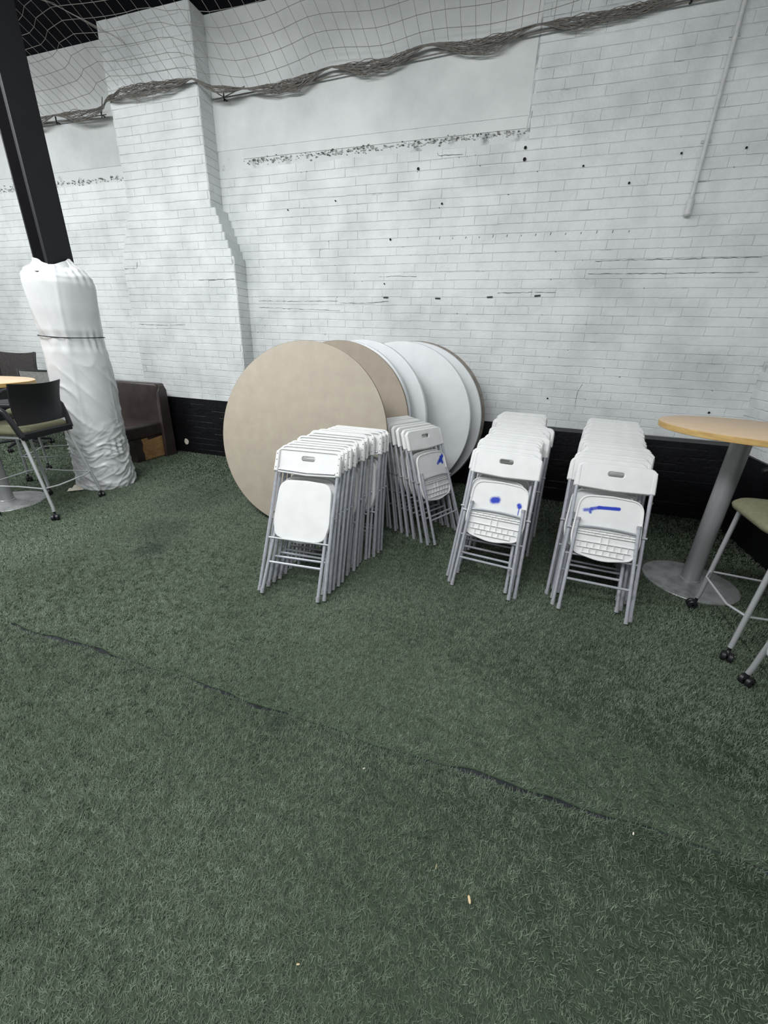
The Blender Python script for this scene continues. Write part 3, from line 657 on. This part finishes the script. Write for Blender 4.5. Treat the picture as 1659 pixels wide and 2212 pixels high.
# ------------------------------------------------------------------ brown bench
def bench():
    o = thing('bench_seat', 'dark brown leather bench with torn base against the pilaster', 'bench', T(-4.36, 3.5, 0))
    def rb_(name, lo, hi, bev, m, par=o):
        me = MB().box(lo, hi).mesh(name, m, False); bm = bmesh.new(); bm.from_mesh(me)
        bmesh.ops.bevel(bm, geom=bm.edges[:], offset=bev, segments=3, affect='EDGES', profile=0.6); bm.to_mesh(me); bm.free()
        me.polygons.foreach_set('use_smooth', [True]*len(me.polygons)); me.set_sharp_from_angle(angle=math.radians(50)); return put(name, me, par)
    rb_('seat', (-0.98, 0.0, 0.29), (0.02, 0.60, 0.455), 0.035, M_LEATHER)
    base = rb_('base', (-0.96, 0.13, 0.0), (-0.005, 0.62, 0.292), 0.008, M_LEATHER)
    # bare wood where the cover is torn off the side of the base
    torn = [(0.245, 0.012), (0.57, 0.014), (0.575, 0.20), (0.57, 0.275), (0.34, 0.255), (0.325, 0.285), (0.235, 0.28), (0.252, 0.22), (0.232, 0.15), (0.25, 0.09)]
    me = plate('torn_patch', [torn], 0.006, 0.001, M_TAN); me.transform(Matrix(((0,1,0,-0.004),(1,0,0,0),(0,0,1,0),(0,0,0,1))))
    put('torn_patch', me, base)
    rb_('backrest', (-0.98, 0.55, 0.40), (0.045, 0.70, 0.925), 0.04, M_LEATHER)
    sp = [(0.53, 0.0), (0.70, 0.0), (0.70, 0.84), (0.665, 0.905), (0.60, 0.90), (0.555, 0.82)]
    me = plate('side_panel', [sp], 0.05, 0.012, M_LEATHER); me.transform(Matrix(((0,1,0,0.035),(1,0,0,0),(0,0,1,0),(0,0,0,1)))); put('side_panel', me, o)
bench()

# ------------------------------------------------------------------ steel column and its padding
CXp, CYp = -4.03, 2.95; PR = 0.60
ang = math.atan2(CYp, CXp)+PI/2
col_o = thing('steel_column', 'tall black steel column rising out of the white padding', 'column', T(CXp, CYp, 0) @ RZ(1.42))
put('flange', MB().box((-0.105, -0.105, 0.0), (0.105, -0.09, ZTOP)).mesh('flange', M_STEELBLACK, False), col_o)
put('flange', MB().box((-0.105, 0.09, 0.0), (0.105, 0.105, ZTOP)).mesh('flange', M_STEELBLACK, False), col_o)
put('web', MB().box((-0.006, -0.09, 0.0), (0.006, 0.09, ZTOP)).mesh('web', M_STEELBLACK, False), col_o)
put('conduit', MB().tube([(-0.06, -0.02, 0.0), (-0.06, -0.02, ZTOP)], 0.02, 10).mesh('conduit', M_STEELBLACK), col_o)
pad = thing('column_padding', 'white vinyl padding strapped round the black column', 'padding', T(CXp, CYp, 0))
def nzv(x, y, z, sc): 
    from mathutils import noise
    return noise.noise(Vector((x*sc, y*sc, z*sc)))
NA, NZ = 150, 230; ZW = 2.01
PROF = [(0.0, 0.262), (0.12, 0.260), (0.36, 0.250), (0.42, 0.246), (0.47, 0.250), (0.8, 0.250), (1.15, 0.248), (1.30, 0.245), (1.37, 0.238), (1.43, 0.236), (1.50, 0.246), (1.7, 0.256), (1.86, 0.260), (1.91, 0.250), (1.95, 0.215), (1.985, 0.15), (2.01, 0.125)]
def prof(z):
    for (a, ra), (b, rb2) in zip(PROF, PROF[1:]):
        if z <= b: t = (z-a)/(b-a); t = t*t*(3-2*t); return ra+(rb2-ra)*t
    return PROF[-1][1]
def padpt(u, v):
    q = 2*PI*u+2.5; z = ZW*v; r = prof(z)
    low = max(0.0, min(1.0, (0.72-z)/0.3)); hi = 1-low
    c, s = math.cos(q), math.sin(q)
    def ridge(a, b, cc): return 1-abs(nzv(a, b, cc, 1.0))*2.2
    w1 = nzv(c*1.1+2, s*1.1, z*2.5, 1.0)
    f = low*(0.014*max(0, ridge(c*0.9+w1, s*0.9, z*12+c*1.6+w1*2.0))**3 + 0.009*max(0, ridge(c*1.5+5, s*1.5, z*21-s*2.5+w1*2))**3 - 0.005)
    mid_ = math.exp(-((z-0.85)/0.35)**2)
    f += mid_*0.013*max(0, ridge(c*1.2+7, s*1.2+z*1.5, z*4.2+s*1.5))**3
    f += hi*(nzv(c*1.6+9, s*1.6, z*2.2, 1.0)*0.013 + 0.008*max(0, ridge(c*1.6, s*1.6+7, z*1.4+c))**4)
    for zs in (1.40, 0.42, 1.96):
        k = math.exp(-((z-zs)/0.075)**2); f += k*0.011*math.sin(q*17+4*math.sin(q*2)+zs*3+z*6)*(0.55+0.45*math.sin(q*5+1))
    zt = z+ (0.035*math.sin(q*2+1)+0.02*math.sin(q*5))*max(0, (v-0.93)/0.07) + (0.012*math.sin(q*3))*max(0, (0.03-v)/0.03)
    return ((r+f)*c, (r+f)*s, max(zt, 0.002))
b = MB().grid(padpt, NA, NZ)
put('wrap', b.mesh('wrap', M_VINYL, angle=80), pad)
def ringpts(z, dr, n=64): return [((prof(z)+dr)*math.cos(2*PI*i/n), (prof(z)+dr)*math.sin(2*PI*i/n), z+0.006*math.sin(2*PI*i/n*2)) for i in range(n)]
put('strap', MB().tube(ringpts(1.435, 0.016), 0.004, 6, closed=True).mesh('strap', M_DARK), pad)
put('collar', MB().grid(lambda u, v: ((0.165-0.025*v+0.012*math.sin(2*PI*u*7+v*3))*math.cos(2*PI*u), (0.165-0.025*v+0.012*math.sin(2*PI*u*7+v*3))*math.sin(2*PI*u), 1.945+0.08*v+0.022*math.sin(2*PI*u*3+1)*v), 60, 6).mesh('collar', M_VINYL), pad)
rag = MB().grid(lambda u, v: (0.13*(u-0.5), 0.10*(v-0.5), 0.004+0.045*max(0, 1-((u-0.6)**2+(v-0.5)**2)*7)+0.006*math.sin(u*17)*math.sin(v*13)), 14, 12)
tag(put('crumpled_rag', rag.mesh('crumpled_rag', M_CLOTH), None, T(-4.10, 2.655, 0.012) @ RZ(0.8)), 'small cream scrap of cloth at the foot of the white padding', 'cloth')

# ------------------------------------------------------------------ pipe, tape, net
pp = thing('conduit_pipe', 'thin white pipe dropping down the wall at the upper right', 'pipe', T(1.10, WY, 0))
put('tube', MB().tube([(0, -0.028, 2.60), (0, -0.028, ZTOP)], 0.016, 12).mesh('tube', M_PIPE), pp)
put('sleeve', MB().lathe([(0.0, 2.525), (0.02, 2.525), (0.028, 2.535), (0.028, 2.635), (0.018, 2.645)], 16, (0, -0.03, 0)).mesh('sleeve', M_PIPE), pp)
for z in (3.0, 3.6, 4.1): put('clip', MB().box((-0.035, -0.012, z), (0.035, 0, z+0.02)).mesh('clip', M_PIPE, False), pp)
tape_labels = ['leftmost of four short black tape strips on the white wall', 'second from the left of four black tape strips on the wall', 'third from the left of four black tape strips on the wall', 'rightmost of four short black tape strips on the white wall']
for i, (x, z, r) in enumerate(((-1.48, 1.932, 0.02), (-0.921, 1.925, 0.03), (-0.403, 1.938, -0.06), (0.041, 1.95, -0.07))):
    me = plate('tape_strip', [rounded([(-0.027, -0.007), (0.027, -0.007), (0.027, 0.007), (-0.027, 0.007)], 0.001, 1)], 0.0016, 0.0004, M_TAPE)
    tag(put('tape_strip', me, None, T(x, WY-0.0095, z) @ RY(r)), tape_labels[i], 'tape', 'black tape strips on the wall')
# the netting is gathered into a roll along the wall; its sheet runs up and over under the ceiling
net = thing('safety_net', 'grey twine safety net gathered along the top of the wall', 'net', T(0, 0, 0))
LINE = [(-6.9, 4.47, 3.80), (-5.96, 4.47, 3.775), (-5.3, 4.44, 3.765), (-4.76, 4.40, 3.74), (-4.45, 4.285, 3.76), (-4.3, 4.27, 3.79), (-3.85, 4.27, 3.79), (-3.45, 4.28, 3.775), (-3.25, 4.36, 3.735), (-2.9, 4.46, 3.725), (-2.45, 4.485, 3.75), (-2.06, 4.485, 3.79), (-1.6, 4.485, 3.785), (-1.15, 4.485, 3.825), (-0.7, 4.485, 3.80), (-0.27, 4.485, 3.83), (0.2, 4.49, 3.84), (0.76, 4.495, 3.845), (1.4, 4.495, 3.85), (2.0, 4.495, 3.86)]
def lerp_line(x):
    for p, q in zip(LINE, LINE[1:]):
        if x <= q[0]:
            t = (x-p[0])/(q[0]-p[0]); t = t*t*(3-2*t); return p[1]+(q[1]-p[1])*t, p[2]+(q[2]-p[2])*t
    return LINE[-1][1:]
TIES = [-5.5, -4.62, -3.42, -2.95, -2.06, -1.15, -0.27, 0.76]
def tie_gap(x):
    d = min(abs(x-t) for t in TIES); return min(1.0, d/0.32)
bun = MB(); rnd = random.Random(5)
for k in range(30):
    ph = rnd.uniform(0, 6.28); ph2 = rnd.uniform(0, 6.28); a = rnd.uniform(0.1, 1); hang = rnd.random()
    pts = []
    for x in np.arange(-6.4, 1.9, 0.055):
        y, z = lerp_line(x); g = tie_gap(x); thin = max(0.25, 1.0-max(0, (x+0.1))*0.9)
        sw_ = (0.020+0.075*hang*g)*thin
        pts.append((x, y-abs(0.018*a*math.sin(x*7+ph)), z-hang*g*0.085*thin+0.010*math.sin(x*11+ph2)*g+0.012*a*math.sin(x*29+ph)*g-0.012*a))
    bun.tube(pts, rnd.uniform(0.0014, 0.0032), 4)
put('gathered_roll', bun.mesh('gathered_roll', M_TWINE), net)
put('support_cable', MB().tube([(-6.9, 4.5, 3.735), (-4.80, 4.5, 3.72)], 0.005, 6).tube([(-3.38, 4.50, 3.70), (-2.4, 4.50, 3.715), (-1.1, 4.50, 3.76), (0.2, 4.505, 3.80), (2.0, 4.505, 3.84)], 0.006, 6).mesh('support_cable', M_TWINE), net)
for x, z in ((-3.24, 3.69), (-5.55, 3.72), (-4.86, 3.72), (0.76, 3.82)):
    put('eye_bolt', MB().tube([(x, 4.54, z), (x, 4.49, z)], 0.006, 6).tube([(x, 4.492, z-0.02), (x, 4.492, z+0.05)], 0.007, 6).mesh('eye_bolt', M_DARK), net)
put('tie_cord', MB().tube([(-4.60, 4.30, 3.76), (-4.86, 4.49, 3.70)], 0.005, 5).mesh('tie_cord', M_TWINE), net)
put('tie_cord', MB().tube([(-3.42, 4.29, 3.77), (-3.24, 4.49, 3.70), (-2.97, 4.46, 3.74)], 0.005, 5).mesh('tie_cord', M_TWINE), net)
def sheet(x, s):
    y0, z0 = lerp_line(min(max(x, -6.9), 2.0))
    z = z0+(4.285-z0)*(1-math.exp(-s*1.25)) + 0.018*math.sin(x*2.3+s*1.5) + 0.014*math.sin(x*5.1-s*3)
    return (x+0.02*math.sin(s*5+x*2), y0-0.02-s*0.92-0.15*(1-math.exp(-s*3)), min(z, 4.325))
CELL = 0.115; nt = MB()
for x in np.arange(-6.6, 0.9, CELL): nt.tube([sheet(x, s) for s in np.arange(0, 2.76, 0.115)], 0.0021, 3, cap=False)
for s in np.arange(0.06, 2.76, 0.092): nt.tube([sheet(x, s) for x in np.arange(-6.6, 0.9, CELL)], 0.0021, 3, cap=False)
tag(put('net_mesh', nt.mesh('net_mesh', M_NET), net), kind='stuff')
b = MB()
for k in range(4):
    q = [sheet(-5.75+0.084*i+rnd.uniform(-.015, .015), 1.55-0.056*i+rnd.uniform(-.015, .015)) for i in range(24)]
    b.tube([(x, y, z-0.004-rnd.uniform(0, .012)) for x, y, z in q], 0.0014, 4)
put('lacing', b.mesh('lacing', M_NET), net)

# ------------------------------------------------------------------ litter on the turf
def crumb(x, y, L, rz, label, name='nut_shell', m=M_CRUMB, fat=0.45, cat='litter'):
    b = MB().lathe([(0.0, -0.5), (0.12*fat*2, -0.47), (0.42*fat, -0.3), (0.5*fat, -0.1), (0.40*fat, 0.05), (0.48*fat, 0.25), (0.3*fat, 0.44), (0.0, 0.5)], 12, axis='x')
    me = b.mesh(name, m); me.transform(Matrix.Scale(L, 4))
    tag(put(name, me, None, T(x, y, 0.020) @ RZ(rz)), label, cat, 'small litter on the turf')
crumb(0.086, 0.675, 0.020, 1.9, 'pale nut shell lying on the near turf, largest of the crumbs')
crumb(-0.308, 0.406, 0.009, 0.4, 'tiny tan crumb on the turf nearest the camera')
crumb(-0.019, 0.721, 0.016, 1.5, 'thin pale straw bit on the turf beside the nut shell', 'straw_bit', M_CRUMB, 0.1)
crumb(-0.33, 0.93, 0.009, 0.9, 'small white speck on the turf just before the seam', 'paper_speck', M_CLOTH, 0.5)
crumb(0.575, 1.02, 0.011, 1.2, 'small cream crumb lying at the turf seam', 'paper_speck', M_CLOTH, 0.5)
def chip(x, y, z, w, h, rx, rz, label, name='plaster_chip'):
    ol = [(w*random.uniform(0.35, 0.5)*math.cos(a), h*random.uniform(0.35, 0.5)*math.sin(a)) for a in np.linspace(0, 2*PI, 10)[:-1]]
    tag(put(name, plate(name, [ol], 0.006, 0.0015, M_CLOTH), None, T(x, y, z) @ RZ(rz) @ RX(rx)), label, 'litter')
chip(-4.22, 4.312, 0.155, 0.085, 0.10, 0, 0, 'torn white paper scrap on the black wall beside the bench', 'paper_scrap')
chip(1.10, 4.26, 0.03, 0.09, 0.04, 1.2, 0.5, 'flat pale plaster chip by the black ledge behind the right stack')
chip(1.18, 4.22, 0.025, 0.04, 0.03, 1.3, 0.1, 'smaller pale plaster chip just right of the flat one')
chip(1.42, 4.315, 0.11, 0.05, 0.05, 0, 0, 'chipped pale spot on the black ledge behind the table pole')
